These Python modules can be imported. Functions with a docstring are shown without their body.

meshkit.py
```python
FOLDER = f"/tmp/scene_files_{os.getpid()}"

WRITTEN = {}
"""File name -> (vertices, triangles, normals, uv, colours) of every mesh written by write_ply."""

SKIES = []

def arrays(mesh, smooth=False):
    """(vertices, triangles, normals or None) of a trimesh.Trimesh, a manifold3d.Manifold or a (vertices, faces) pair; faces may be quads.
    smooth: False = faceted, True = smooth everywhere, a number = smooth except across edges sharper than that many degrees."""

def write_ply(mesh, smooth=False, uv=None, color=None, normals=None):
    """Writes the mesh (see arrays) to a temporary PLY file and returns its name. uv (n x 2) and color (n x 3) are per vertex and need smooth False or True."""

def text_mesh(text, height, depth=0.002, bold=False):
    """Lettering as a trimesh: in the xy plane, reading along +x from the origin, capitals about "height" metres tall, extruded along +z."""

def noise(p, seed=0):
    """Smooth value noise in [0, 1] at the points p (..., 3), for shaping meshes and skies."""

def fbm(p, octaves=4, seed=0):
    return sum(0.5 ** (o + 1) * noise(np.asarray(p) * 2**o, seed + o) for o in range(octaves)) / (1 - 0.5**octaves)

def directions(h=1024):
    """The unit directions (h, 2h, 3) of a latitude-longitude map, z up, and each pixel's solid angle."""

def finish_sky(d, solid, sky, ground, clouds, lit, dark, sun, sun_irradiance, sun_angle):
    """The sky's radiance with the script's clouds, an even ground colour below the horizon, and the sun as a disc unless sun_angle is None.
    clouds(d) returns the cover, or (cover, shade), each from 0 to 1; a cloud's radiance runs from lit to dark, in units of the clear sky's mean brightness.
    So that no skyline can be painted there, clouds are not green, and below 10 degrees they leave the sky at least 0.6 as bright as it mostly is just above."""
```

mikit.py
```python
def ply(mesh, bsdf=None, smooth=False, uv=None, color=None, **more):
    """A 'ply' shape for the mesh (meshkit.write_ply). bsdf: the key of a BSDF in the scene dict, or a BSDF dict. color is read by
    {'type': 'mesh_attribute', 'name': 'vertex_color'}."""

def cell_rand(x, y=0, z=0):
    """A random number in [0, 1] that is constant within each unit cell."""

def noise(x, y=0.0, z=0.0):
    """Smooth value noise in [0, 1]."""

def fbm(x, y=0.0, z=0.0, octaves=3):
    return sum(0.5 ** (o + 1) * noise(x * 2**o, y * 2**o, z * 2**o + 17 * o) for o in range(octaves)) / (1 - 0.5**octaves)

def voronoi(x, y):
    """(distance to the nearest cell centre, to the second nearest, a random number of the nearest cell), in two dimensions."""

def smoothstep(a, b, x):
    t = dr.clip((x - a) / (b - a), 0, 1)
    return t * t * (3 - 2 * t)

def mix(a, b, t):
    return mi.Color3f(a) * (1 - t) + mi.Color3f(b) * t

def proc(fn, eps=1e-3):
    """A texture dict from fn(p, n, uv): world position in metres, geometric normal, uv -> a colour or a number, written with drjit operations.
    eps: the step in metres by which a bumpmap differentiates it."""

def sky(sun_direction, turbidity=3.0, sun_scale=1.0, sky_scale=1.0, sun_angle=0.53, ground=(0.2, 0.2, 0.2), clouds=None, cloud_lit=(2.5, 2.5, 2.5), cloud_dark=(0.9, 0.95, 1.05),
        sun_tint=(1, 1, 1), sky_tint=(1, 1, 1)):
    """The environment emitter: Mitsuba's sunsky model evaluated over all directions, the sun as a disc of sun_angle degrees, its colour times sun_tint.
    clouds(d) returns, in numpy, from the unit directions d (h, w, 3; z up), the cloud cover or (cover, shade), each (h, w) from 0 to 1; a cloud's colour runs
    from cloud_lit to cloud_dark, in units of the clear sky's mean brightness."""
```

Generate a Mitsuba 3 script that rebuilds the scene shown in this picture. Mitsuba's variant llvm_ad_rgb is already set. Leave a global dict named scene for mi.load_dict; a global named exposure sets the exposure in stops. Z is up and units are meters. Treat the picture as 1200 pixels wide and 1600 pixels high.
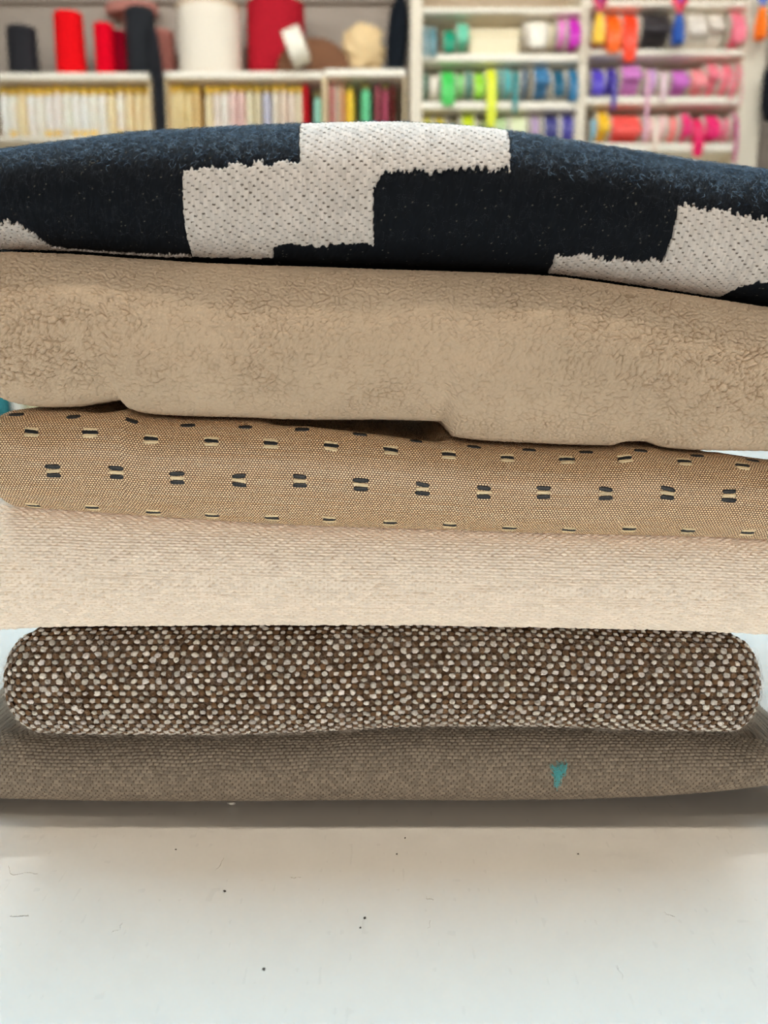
import math, numpy as np, trimesh, mitsuba as mi, drjit as dr, mikit
from scipy.interpolate import PchipInterpolator
from meshkit import noise, fbm
RS = np.random.RandomState
T4 = mi.ScalarTransform4f
scene, labels = {}, {}
exposure = 0.10

# ------------------------------------------------------------------ camera, light
TZ = 0.90                                   # height of the table top
CAM = np.array([0.0, -0.240, TZ + 0.149]); PITCH = math.radians(11.3); FPX = 1200.0
FWD = np.array([0, math.cos(PITCH), -math.sin(PITCH)]); UP = np.array([0, math.sin(PITCH), math.cos(PITCH)])
scene['camera'] = {'type': 'thinlens', 'fov': 53.1301, 'fov_axis': 'x', 'aperture_radius': 0.00125, 'focus_distance': 0.236,
    'near_clip': 0.01, 'far_clip': 50.0,
    'to_world': T4().look_at(origin=CAM.tolist(), target=(CAM + FWD).tolist(), up=UP.tolist())}
LAMP_Z = 3.02
# bare tube lamps under the ceiling: x, y, length, radiance
TUBES = [(0.0, -0.06, 2.4, 185 * np.array([1.05, 0.925, 0.755])), (-1.5, 2.6, 1.2, 104 * np.array([0.98, 1.0, 0.97])), (0.0, 2.6, 1.2, 104 * np.array([0.98, 1.0, 0.97])), (1.5, 2.6, 1.2, 104 * np.array([0.98, 1.0, 0.97]))]
# flat cool ceiling panels: x, y, half sizes; and the lit shop window behind the camera
PANELS = [(-0.65, 0.46, 0.6, 0.30), (0.65, 0.46, 0.6, 0.30)]; PANEL_L = 9.2 * np.array([0.50, 0.94, 1.22])
WINDOW = (-2.0, 2.0, 0.75, 2.15); WINDOW_L = 3.75 * np.array([1.04, 0.955, 0.84])

def project(P):
    d = np.asarray(P) - CAM
    z = d @ FWD
    return np.stack([600 + FPX * d[..., 0] / z, 800 - FPX * (d @ UP) / z], -1)

def at(px, py, Y):
    """The point of the plane y = Y that the photograph shows at a pixel."""
    d = FWD + np.array([(px - 600) / FPX, 0, 0]) + UP * ((800 - py) / FPX)
    return CAM + d * (Y - CAM[1]) / d[1]

def C(r, g=None, b=None):
    c = np.array([r, g, b] if g is not None else r, float) / 255.0
    return np.where(c <= 0.04045, c / 12.92, ((c + 0.055) / 1.055) ** 2.4)

# ------------------------------------------------------------------ materials
VC = {'type': 'mesh_attribute', 'name': 'vertex_color'}
def two(b): return {'type': 'twosided', 'bsdf': b}
scene['matte'] = two({'type': 'diffuse', 'reflectance': VC})
scene['satin'] = two({'type': 'principled', 'base_color': VC, 'roughness': 0.42, 'specular': 0.45, 'sheen': 0.3})
scene['cloth'] = two({'type': 'principled', 'base_color': VC, 'roughness': 0.85, 'specular': 0.2, 'sheen': 0.35, 'sheen_tint': 0.4})
scene['navy_cloth'] = two({'type': 'principled', 'base_color': VC, 'roughness': 0.8, 'specular': 0.15, 'sheen': 0.25, 'sheen_tint': 0.3})
def table_tex(p, n, uv):
    s = mikit.fbm(p.x * 9, p.y * 9, 0.0, octaves=4)
    sc = mikit.smoothstep(0.90, 0.96, mikit.noise(p.x * 700, p.y * 240, 3.0))
    c = mikit.mix(mi.Color3f(0.55, 0.53, 0.50), mi.Color3f(0.58, 0.56, 0.53), s)
    return c * (1 - 0.06 * sc)
scene['table_paint'] = two({'type': 'principled', 'base_color': mikit.proc(table_tex), 'roughness': 0.33, 'specular': 0.5})
def silk_tex(p, n, uv):
    wu, wv = 0.00086, 0.00064
    wob = mikit.noise(uv.x * 120, uv.y * 300, 5.0)
    v = uv.y / wv + 0.5 * mikit.noise(uv.x * 40, uv.y * 40, 2.0)
    j = dr.floor(v)
    u = uv.x / wu + 0.5 * j + 0.35 * wob
    fu, fv = u - dr.floor(u) - 0.5, v - j - 0.5
    d = dr.sqrt(dr.square(fu / 0.40) + dr.square(fv / 0.44))
    dot = 1 - mikit.smoothstep(0.66, 1.10, d)
    slub = mikit.noise(uv.x * 60, dr.floor(uv.y / wv) * 7.3, 9.0)
    gold = mikit.mix(mi.Color3f(0.90, 0.63, 0.37), mi.Color3f(1.0, 0.80, 0.55), slub)
    return mikit.mix(mi.Color3f(0.15, 0.066, 0.025), gold, dot)
scene['silk'] = two({'type': 'principled', 'base_color': mikit.proc(silk_tex), 'roughness': 0.45, 'specular': 0.4, 'sheen': 0.3})
def plaster_tex(p, n, uv):
    return mikit.mix(mi.Color3f(0.42, 0.36, 0.31), mi.Color3f(0.49, 0.425, 0.37), mikit.fbm(p.x * 2, p.z * 2, p.y * 2, octaves=4))
scene['plaster'] = two({'type': 'diffuse', 'reflectance': mikit.proc(plaster_tex)})
def dark_tex(p, n, uv):
    return mikit.mix(mi.Color3f(0.13, 0.125, 0.118), mi.Color3f(0.16, 0.153, 0.145), mikit.fbm(p.x * 2, p.z * 2, p.y * 2, octaves=3))
scene['dark_wall'] = two({'type': 'diffuse', 'reflectance': mikit.proc(dark_tex)})  # unseen walls and ceiling, dark tone chosen to cut bounced light
def floor_tex(p, n, uv):
    i, j = dr.floor(p.x / 0.4), dr.floor(p.y / 0.4)
    return mikit.mix(mi.Color3f(0.42, 0.37, 0.31), mi.Color3f(0.48, 0.43, 0.36), mikit.cell_rand(i, j))
scene['floor_tile'] = two({'type': 'principled', 'base_color': mikit.proc(floor_tex), 'roughness': 0.4})
scene['metal'] = two({'type': 'roughconductor', 'alpha': 0.25, 'specular_reflectance': {'type': 'rgb', 'value': [0.7, 0.7, 0.7]}})

# ------------------------------------------------------------------ mesh helpers
def number(name):
    if name not in scene and not any(k.startswith(name + '__') for k in scene): return name
    i = 1
    while f'{name}_{i:03d}' in scene or any(k.startswith(f'{name}_{i:03d}__') for k in scene): i += 1
    return f'{name}_{i:03d}'
def put(name, mesh, bsdf, color=None, smooth=False, parent=None, label=None, cat=None, group=None, kind=None, uv=None):
    key = number((parent + '__' if parent else '') + name)
    if color is not None:
        v = mesh[0] if isinstance(mesh, tuple) else mesh.vertices
        color = np.broadcast_to(color, (len(v), 3))
    scene[key] = mikit.ply(mesh, bsdf, smooth=smooth, color=color, uv=uv)
    tag(key, label, cat, group, kind)
    return key
def tag(key, label=None, cat=None, group=None, kind=None):
    e = {k: v for k, v in (('label', label), ('category', cat), ('group', group), ('kind', kind)) if v}
    if e: labels[key] = e
def thing(name, label, cat, group=None):
    key = number(name); tag(key, label, cat, group)
    return key
def box(c, s, bev=0.003):
    c, s = np.asarray(c, float), np.asarray(s, float) / 2
    b = min(bev, 0.45 * min(s) * 2)
    pts = []
    for sx in (-1, 1):
        for sy in (-1, 1):
            for sz in (-1, 1):
                q = np.array([sx, sy, sz])
                for k in range(3):
                    o = s - b; o[k] = s[k]
                    pts.append(c + q * o)
    h = trimesh.Trimesh(pts).convex_hull
    return np.array(h.vertices), np.array(h.faces)
def span(x0, x1, y0, y1, z0, z1, bev=0.003):
    return box([(x0 + x1) / 2, (y0 + y1) / 2, (z0 + z1) / 2], [x1 - x0, y1 - y0, z1 - z0], bev)
def join(ms):
    vs, fs, n = [], [], 0
    for v, f in ms:
        vs.append(v); fs.append(np.asarray(f) + n); n += len(v)
    return np.vstack(vs), np.vstack(fs)
def grid_faces(nv, nu, close_v=False):
    i, j = np.meshgrid(np.arange(nv if close_v else nv - 1), np.arange(nu - 1), indexing='ij')
    i2 = (i + 1) % nv
    q = np.stack([i * nu + j, i * nu + j + 1, i2 * nu + j + 1, i2 * nu + j], -1).reshape(-1, 4)
    return np.vstack([q[:, [0, 1, 2]], q[:, [0, 2, 3]]])
def lathe(prof, n=40, M=None, wob=None):
    """prof: (radius, height) points; a point given twice makes a sharp rim."""
    prof = np.asarray(prof, float); a = np.linspace(0, 2 * np.pi, n + 1)
    segs, start = [], 0
    for k in range(1, len(prof)):
        if np.allclose(prof[k], prof[k - 1]): segs.append(prof[start:k]); start = k
    segs.append(prof[start:])
    ms = []
    for s in segs:
        if len(s) < 2: continue
        r, z = s[:, 0][:, None], s[:, 1][:, None]
        V = np.stack([r * np.cos(a), r * np.sin(a), z + 0 * a], -1).reshape(-1, 3)
        ms.append((V, grid_faces(len(s), n + 1)))
    V, F = join(ms)
    if wob is not None: V = wob(V)
    if M is not None: V = V @ M[:3, :3].T + M[:3, 3]
    return V, F
def rot(axis, deg):
    return trimesh.transformations.rotation_matrix(math.radians(deg), axis)
def move(M, p):
    M = M.copy(); M[:3, 3] = p; return M
def ribbon(path, width, thick=0.0012, axis=(1, 0, 0)):
    """A strip with thickness swept along a path; width runs along axis (a number, or one per point)."""
    p = np.asarray(path, float); ax = np.asarray(axis, float)
    t = np.gradient(p, axis=0); t /= np.linalg.norm(t, axis=1, keepdims=True)
    nn = np.cross(t, ax); nn /= np.linalg.norm(nn, axis=1, keepdims=True) + 1e-12
    w = np.broadcast_to(width, (len(p),))[:, None] / 2
    ring = np.stack([p - ax * w - nn * thick / 2, p + ax * w - nn * thick / 2, p + ax * w + nn * thick / 2, p - ax * w + nn * thick / 2, p - ax * w - nn * thick / 2], 1)
    m = len(p)
    F = grid_faces(m, 5)
    caps = np.array([[0, 1, 2], [0, 2, 3]])
    return ring.reshape(-1, 3), np.vstack([F, caps, (m - 1) * 5 + caps])
def tubes(P, R, sides=3):
    """Many fibres at once: P (n, m, 3) points, R (n, m) radii."""
    n, m, _ = P.shape
    t = np.gradient(P, axis=1); t /= np.linalg.norm(t, axis=2, keepdims=True) + 1e-12
    a = np.cross(t, [0.31, 0.52, 0.79]); a /= np.linalg.norm(a, axis=2, keepdims=True) + 1e-12
    b = np.cross(t, a); ang = np.arange(sides) * 2 * np.pi / sides
    V = P[:, :, None] + R[:, :, None, None] * (np.cos(ang)[:, None] * a[:, :, None] + np.sin(ang)[:, None] * b[:, :, None])
    i, j = np.meshgrid(np.arange(m - 1), np.arange(sides), indexing='ij')
    q = np.stack([i * sides + j, i * sides + (j + 1) % sides, (i + 1) * sides + (j + 1) % sides, (i + 1) * sides + j], -1).reshape(-1, 4)
    f = np.vstack([q[:, [0, 1, 2]], q[:, [0, 2, 3]]])
    F = (f[None] + (np.arange(n) * m * sides)[:, None, None]).reshape(-1, 3)
    return V.reshape(-1, 3), F
def blob(c, r, bump=0.12, seed=0, freq=3.0, sub=3, sq=1.0):
    m = trimesh.creation.icosphere(subdivisions=sub)
    v = np.array(m.vertices)
    v = np.sign(v) * np.abs(v) ** sq
    v = v * (1 + bump * (fbm(v * freq + 7.7 * seed, 3, seed) - 0.5) * 2)[:, None] * np.asarray(r)
    return v + np.asarray(c), np.array(m.faces)

# ------------------------------------------------------------------ the room
RX, RY0, RY1, RZ = 3.4, -3.6, 4.25, 3.12
put('floor', span(-RX, RX, RY0, RY1, -0.1, 0, 0.001), 'floor_tile', kind='structure')
put('ceiling', span(-RX, RX, RY0, RY1, RZ, RZ + 0.1, 0.001), 'dark_wall', kind='structure')
put('wall_back', span(-RX, RX, RY1, RY1 + 0.1, 0, RZ, 0.001), 'plaster', kind='structure')
put('wall_front', span(-RX, RX, RY0 - 0.1, RY0, 0, RZ, 0.001), 'dark_wall', kind='structure')
put('wall_left', span(-RX - 0.1, -RX, RY0, RY1, 0, RZ, 0.001), 'dark_wall', kind='structure')
put('wall_right', span(RX, RX + 0.1, RY0, RY1, 0, RZ, 0.001), 'dark_wall', kind='structure')
for k, (lx, ly, ln, rad) in enumerate(TUBES):
    t = thing('ceiling_lamp', f'long bare tube lamp under the ceiling, {["above the fabric stack", "left one near the shelves", "middle one near the shelves", "right one near the shelves"][k]}', 'lamp', 'ceiling lamps')
    put('housing', span(lx - ln / 2 - .05, lx + ln / 2 + .05, ly - .03, ly + .03, LAMP_Z + .025, RZ, .004), 'matte', C(235, 235, 230), parent=t)
    V, F = lathe([(0.011, 0), (0.011, ln)], 20, move(rot([0, 1, 0], 90), [lx - ln / 2, ly, LAMP_Z]))
    key = put('tube', (V, F[:, ::-1]), 'matte', C(240, 240, 240), True, parent=t)
    fn = np.cross(V[F[0][1]] - V[F[0][0]], V[F[0][2]] - V[F[0][0]])
    out = np.dot(fn, V[F[0][0]] - np.array([V[F[0][0]][0], ly, LAMP_Z])) > 0
    scene[key] = mikit.ply((V, F if out else F[:, ::-1]), 'matte', smooth=True, color=np.full((len(V), 3), 0.8))
    scene[key]['emitter'] = {'type': 'area', 'radiance': {'type': 'rgb', 'value': np.asarray(rad).tolist()}}


for k, (x, y, hx, hy) in enumerate(PANELS):
    t = thing('ceiling_panel', f'flat cool white light panel in the ceiling, {("left", "right")[k]} of the two behind the tube lamp', 'lamp', 'ceiling panels')
    for ax, ay, bx, by in ((-hx - .03, -hy - .03, hx + .03, -hy), (-hx - .03, hy, hx + .03, hy + .03), (-hx - .03, -hy, -hx, hy), (hx, -hy, hx + .03, hy)):
        put('frame', span(x + ax, x + bx, y + ay, y + by, RZ - .03, RZ, .002), 'matte', C(235, 235, 230), parent=t)
    key = put('diffuser', span(x - hx, x + hx, y - hy, y + hy, RZ - .022, RZ - .012, .001), 'matte', C(240, 240, 240), parent=t)
    scene[key]['emitter'] = {'type': 'area', 'radiance': {'type': 'rgb', 'value': PANEL_L.tolist()}}
wx0, wx1, wz0, wz1 = WINDOW
put('window_1', span(wx0, wx1, RY0 + .002, RY0 + .012, wz0, wz1, .001), 'matte', C(235, 235, 235), kind='structure')
scene['window_1']['emitter'] = {'type': 'area', 'radiance': {'type': 'rgb', 'value': WINDOW_L.tolist()}}
for xx in np.linspace(wx0, wx1, 5): put('mullion', span(xx - .03, xx + .03, RY0, RY0 + .05, wz0 - .05, wz1 + .05, .003), 'matte', C(220, 216, 208), parent='window_1')
for zz in (wz0 - .03, wz1 + .03): put('rail', span(wx0 - .05, wx1 + .05, RY0, RY0 + .05, zz - .03, zz + .03, .003), 'matte', C(220, 216, 208), parent='window_1')

# ------------------------------------------------------------------ shelves along the back wall
YS = 3.75
def zx(px, py, Y=YS):
    q = at(px, py, Y); return q[0], q[2]
def px_size(py, Y=YS): return at(601, py, Y)[0] - at(600, py, Y)[0]
def pspan(px0, px1, py0, py1, y0, y1, Y=YS, bev=.004):
    x0, z1 = zx(px0, py0, Y); x1, z0 = zx(px1, py1, Y)
    xs = sorted([x0, x1]); zs = sorted([z0, z1])
    return span(xs[0], xs[1], y0, y1, zs[0], zs[1], bev)
WOOD, WOOD2, BACKC = C(246, 240, 226), C(240, 232, 216), C(182, 166, 146)
put('trim_1', span(-RX, RX, RY1 - .05, RY1, at(0, 9, RY1)[2], at(0, -3, RY1)[2], .004), 'plaster', kind='structure')

def cabinet(px0, px1, py_top, py_th, label, Y=YS, depth=.36):
    t = thing('lace_cabinet', label, 'cabinet')
    x0, x1 = zx(px0, py_top, Y)[0], zx(px1, py_top, Y)[0]
    zt, zu = zx(0, py_top, Y)[1], zx(0, py_th, Y)[1]
    put('top_board', span(x0, x1, Y, Y + depth, zu, zt), 'matte', WOOD, parent=t)
    for xa in (x0, x1 - .010): put('side_board', span(xa, xa + .010, Y + .004, Y + depth, 0, zu, .002), 'matte', C(240, 220, 182), parent=t)
    put('back_board', span(x0 + .022, x1 - .022, Y + depth - .012, Y + depth, 0, zu, .002), 'matte', BACKC, parent=t)
    zz = zx(0, 212, Y)[1]; step = zu - zz; shelves = []
    while zz > .08:
        put('shelf', span(x0 + .022, x1 - .022, Y + .006, Y + depth - .012, zz - .022, zz, .002), 'matte', WOOD2, parent=t); shelves.append(zz); zz -= step + .022
    return t, x0 + .012, x1 - .012, shelves, zu
cabA = cabinet(-150, 233, 113, 124, 'white shelf of cream lace cards with red and black rolls on top')
cabB = cabinet(255, 506, 111, 122, 'white shelf of pale lace cards carrying the big white roll and crimson roll')
cabC = cabinet(507, 634, 107, 119, 'small white shelf of red, yellow, green and plum trims beside the ribbon bookcase', Y=YS - .02)

ORD = ['first', 'second', 'third', 'fourth', 'fifth', 'sixth', 'seventh', 'eighth', 'ninth', 'tenth', 'eleventh', 'twelfth', 'thirteenth', 'fourteenth', 'fifteenth', 'sixteenth', 'seventeenth']
def card(px, w, color, Y, zb, zt, label, group, tab=None, seed=0, ruffle=.08, tab2=None, within=None):
    """Lace wound upright on a card: a soft ruffled block with a coloured band at its top."""
    r = RS(seed); hw = w * px_size(160, Y) / 2; d = .10; x = zx(px, 160, Y)[0]
    if within is not None: hw = min(hw, (within[2] - within[1]) / 2); x = min(max(x, within[1] + hw * 1.06), within[2] - hw * 1.06)
    a = np.linspace(0, 2 * np.pi, 33)[:-1]; cz = np.linspace(0, 1, 15)
    cx, cy = np.sign(np.cos(a)) * np.abs(np.cos(a)) ** .6, np.sign(np.sin(a)) * np.abs(np.sin(a)) ** .6
    top = .025 if tab is not None else .004
    V = np.stack([np.outer(np.ones(15), cx) * hw, np.outer(np.ones(15), cy) * d, np.outer(zb + (zt - top - zb) * cz, np.ones(32))], -1)
    n = fbm(V * [60, 60, 55] + r.uniform(0, 50, 3), 3, seed) - .5
    shrink = 1 - .25 * np.abs(2 * cz - 1) ** 6
    V[..., :2] *= (shrink[:, None] * (1 + ruffle * 2.2 * n))[..., None]
    V[..., 0] *= .86
    Vv = np.concatenate([V, V[:, :1]], 1) + [x, Y + .03 + d, 0]
    cap = np.array([[0, k, k + 1] for k in range(1, 31)])
    base = Vv.reshape(-1, 3)
    F = np.vstack([grid_faces(15, 33), cap + 14 * 33, cap[:, ::-1]])
    col = color * (.93 + .14 * np.repeat(fbm(np.stack([cz * 9, 0 * cz, 0 * cz + seed], -1), 2, 3), 33))[:, None]
    t = thing('lace_card', label, 'lace card', group)
    put('wound_lace', (base, F), 'matte', np.clip(col, 0, .92), True, parent=t)
    if tab is not None: put('card_top', span(x - hw * .72, x + hw * .72, Y + .05, Y + .05 + d, zt - top, zt, .003), 'matte', tab, parent=t)
    if tab2 is not None: put('lace_edge', span(x - hw * .8, x + hw * .8, Y + .024, Y + .04, zb + .002, zb + .028, .005), 'matte', tab2, parent=t)
YEL = C(232, 190, 72)
r_ = RS(40)
zs, zt_ = cabA[3][0], zx(0, 129)[1]
creams = [C(250, 242, 230), C(250, 238, 220), C(252, 244, 238), C(248, 228, 186), C(246, 236, 230)]
for k in range(17):
    px = -2 + 14.2 * k
    c = creams[[2, 0, 3, 2, 0, 2, 4, 0, 2, 2, 0, 2, 3, 0, 3, 3, 3][k]]
    card(px, 13.2, c, YS, zs + .001, zt_ - r_.uniform(0, .012), f'cream lace card with a yellow top, {ORD[k]} from the left in the left shelf', 'cream lace cards in the left shelf', YEL * r_.uniform(.75, 1.1), 50 + k, .10, tab2=YEL * r_.uniform(.8, 1.2) if k in (1, 5, 6, 8, 9, 10, 13) else None, within=cabA)
zs, zt_ = cabB[3][0], zx(0, 126)[1]
colsB = [(267.5, C(243, 226, 178)), (278.5, C(240, 222, 172)), (291, C(246, 226, 172)), (303, C(226, 196, 140)), (322, C(246, 230, 190)), (335, C(240, 228, 218)), (348, C(244, 238, 228)), (361, C(240, 214, 206)), (374, C(240, 206, 200)), (387, C(240, 232, 204)), (400, C(232, 218, 184)), (414, C(206, 204, 222)), (428, C(238, 228, 210)), (441, C(240, 222, 204)), (454, C(242, 226, 212)), (466, C(236, 226, 196))]
TINT = ['buttery', 'buttery', 'yellow', 'tan', 'cream', 'off-white', 'white', 'pink', 'pink', 'pale green-cream', 'beige', 'lavender', 'cream', 'peach-cream', 'rosy cream', 'ivory']
for k, (px, c) in enumerate(colsB):
    card(px, 11.8 if k < 3 else 12.6, c, YS, zs + .001, zt_ - r_.uniform(0, .012), f'{TINT[k]} lace card, {ORD[k]} from the left in the middle shelf', 'pale lace cards in the middle shelf', YEL * r_.uniform(.7, 1.05), 80 + k, .10, within=cabB)
card(476, 10, C(206, 30, 44), YS, zs + .001, zx(0, 121)[1] - .004, 'narrow bright red trim card between pale and mint ones', None, None, 97, .04, within=cabB)
card(496, 15, C(156, 214, 194), YS, zs + .001, zt_ - .03, 'mint green trim card next to the bright red one', None, C(120, 110, 70), 98, .06, within=cabB)
zs, zt_ = cabC[3][0], zx(0, 122, YS - .02)[1]
for px, w, c, lb, rf in ((517.5, 7, C(240, 172, 166), 'pink ruffled trim card next to the mint one', .22), (526, 6.5, C(240, 226, 206), 'cream trim card between the pink ruffled and peach ones', .06), (534, 7, C(240, 190, 148), 'peach trim card beside the yellow one', .06),
        (546, 16, C(250, 205, 74), 'bright yellow trim card', .05), (571, 20, C(108, 200, 146), 'wide mid-green trim card', .06), (590, 9, C(178, 92, 104), 'mauve trim card right of the green one', .06), (602, 11, C(190, 88, 112), 'plum pink trim card, second from the right end of its shelf', .06), (613.5, 6, C(120, 40, 46), 'dark red trim card at the right end of its shelf', .05)):
    card(px, w, c, YS - .02, zs + .001, zt_ - .006, lb, None, C(120, 112, 60) if w > 10 else None, int(px), rf, within=cabC)
# lower row, glimpsed under the suede
for k, (px, w, c) in enumerate(((-60, 40, C(70, 150, 160)), (-26, 25, C(250, 246, 236)), (2, 26, C(250, 240, 200)), (30, 26, C(250, 244, 214)), (58, 26, C(248, 238, 196)), (86, 26, C(250, 244, 220)))):
    zz = [z for z in cabA[3] if z < at(0, 640, YS)[2]][0]
    card(px * 1.0, w, c, YS, zz + .001, zz + .24, 'teal bolt on the lower left shelf' if k == 0 else f'wide cream lace card, {ORD[k - 1]} from the left on the lower left shelf', None if k == 0 else 'cream cards on the lower left shelf', None, 120 + k, .05, within=cabA)

# ------------------------------------------------------------------ rolls on top of the shelves
def roll(px0, px1, py0, py1, color, label, name='fabric_roll', Yoff=.16, taper=0.0, flange=None, n=36, cat='roll', band=None, squash=.8, ridge=.004):
    Y = YS + Yoff
    (xa, zt), (xb, zb) = zx(px0, py0, Y), zx(px1, py1, Y)
    zb = zx(0, 113 if px1 < 255 else 111)[1] + .001
    R = abs(xb - xa) / 2; H = zt - zb
    t = thing(name, label, cat)
    hs = np.linspace(.02, .98, 26)
    rr = R * (1 - taper * hs) * (1 + ridge * np.sin(hs * 70))
    prof = [(.0, .012 * H)] + [(rr[0] * .96, .012 * H), (rr[0] * .96, .012 * H)] + [(a, b * H) for a, b in zip(rr, hs)] + [(rr[-1] * .96, .992 * H), (rr[-1] * .96, .992 * H), (.018, .992 * H), (.018, .992 * H), (.018, .9 * H), (0, .9 * H)]
    M = move(np.diag([1, squash, 1, 1]).astype(float), [(xa + xb) / 2, Y, zb])
    wv = lambda V: V * (1 + .015 * (noise(V * 14 + px0, 3) - .5))[:, None] * [1, 1, 1]
    put('wound_fabric', lathe(prof, n, M, wv), 'matte', color, True, parent=t)
    if flange is not None:
        for h0 in (0, .965):
            put('flange', lathe([(0, h0 * H), (R * 1.04, h0 * H), (R * 1.04, h0 * H), (R * 1.04, (h0 + .035) * H), (R * 1.04, (h0 + .035) * H), (0, (h0 + .035) * H)], n, M), 'matte', flange, True, parent=t)
    return t
roll(9, 62, 44, 113, C(44, 44, 48), 'squat black roll at the far left on the shelf top', taper=.05)
roll(82, 136, 21, 113, C(236, 22, 30), 'tall bright red roll between the squat black roll and a shorter red roll', taper=.07)
roll(146, 181, 38, 111, C(226, 12, 38), 'shorter bright red roll right of the tall red one', Yoff=.12)
roll(168, 202, 50, 111, C(150, 12, 36), 'dark red roll half hidden behind the tall black roll', Yoff=.195)
roll(204, 275, 50, 111, C(188, 122, 112), 'dusty pink roll half hidden behind the tall black roll', Yoff=.30, squash=.6)
t = thing('pink_spool', 'dusty pink spool whose wide disc shows above the tall black roll', 'spool')
Mp = move(np.diag([1, .5, 1, 1]).astype(float), [at(206, 16, YS + .41)[0], YS + .41, zx(0, 113)[1] - .35])
zq = at(206, 16, YS + .41)[2] - Mp[2, 3]
put('core', lathe([(0, 0), (.045, 0), (.045, 0), (.045, zq), (.045, zq), (0, zq)], 28, Mp), 'matte', C(186, 130, 120), True, parent=t)
put('disc', lathe([(.0, zq - .024), (.132, zq - .024), (.132, zq - .024), (.138, zq), (.132, zq + .024), (.132, zq + .024), (0, zq + .024)], 36, Mp), 'matte', C(190, 128, 118), True, parent=t)
roll(194, 246, 15, 112, C(40, 42, 46), 'tall black roll with a black strap hanging from it', Yoff=.075, taper=.04)
roll(276, 378, 14, 115, C(236, 226, 210), 'big creamy white roll between the black strap and the crimson roll', flange=C(214, 190, 160), ridge=.002)
roll(384, 478, 6, 112, C(178, 34, 48), 'big crimson roll with a pale end next to the white roll', flange=None, taper=.02, Yoff=.25)
V_ = at(428, 0, YS + .25)
put('cap_roll', lathe([(0, 0), (.125, 0), (.125, 0), (.13, .012), (.12, .03), (.12, .03), (0, .03)], 32, move(np.diag([1, .8, 1, 1]).astype(float), [at(431, 6, YS + .25)[0], YS + .25, at(431, 6, YS + .25)[2] + .001])), 'matte', C(232, 214, 184), True, label='pale round coil lying on the crimson roll', cat='roll')
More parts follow.
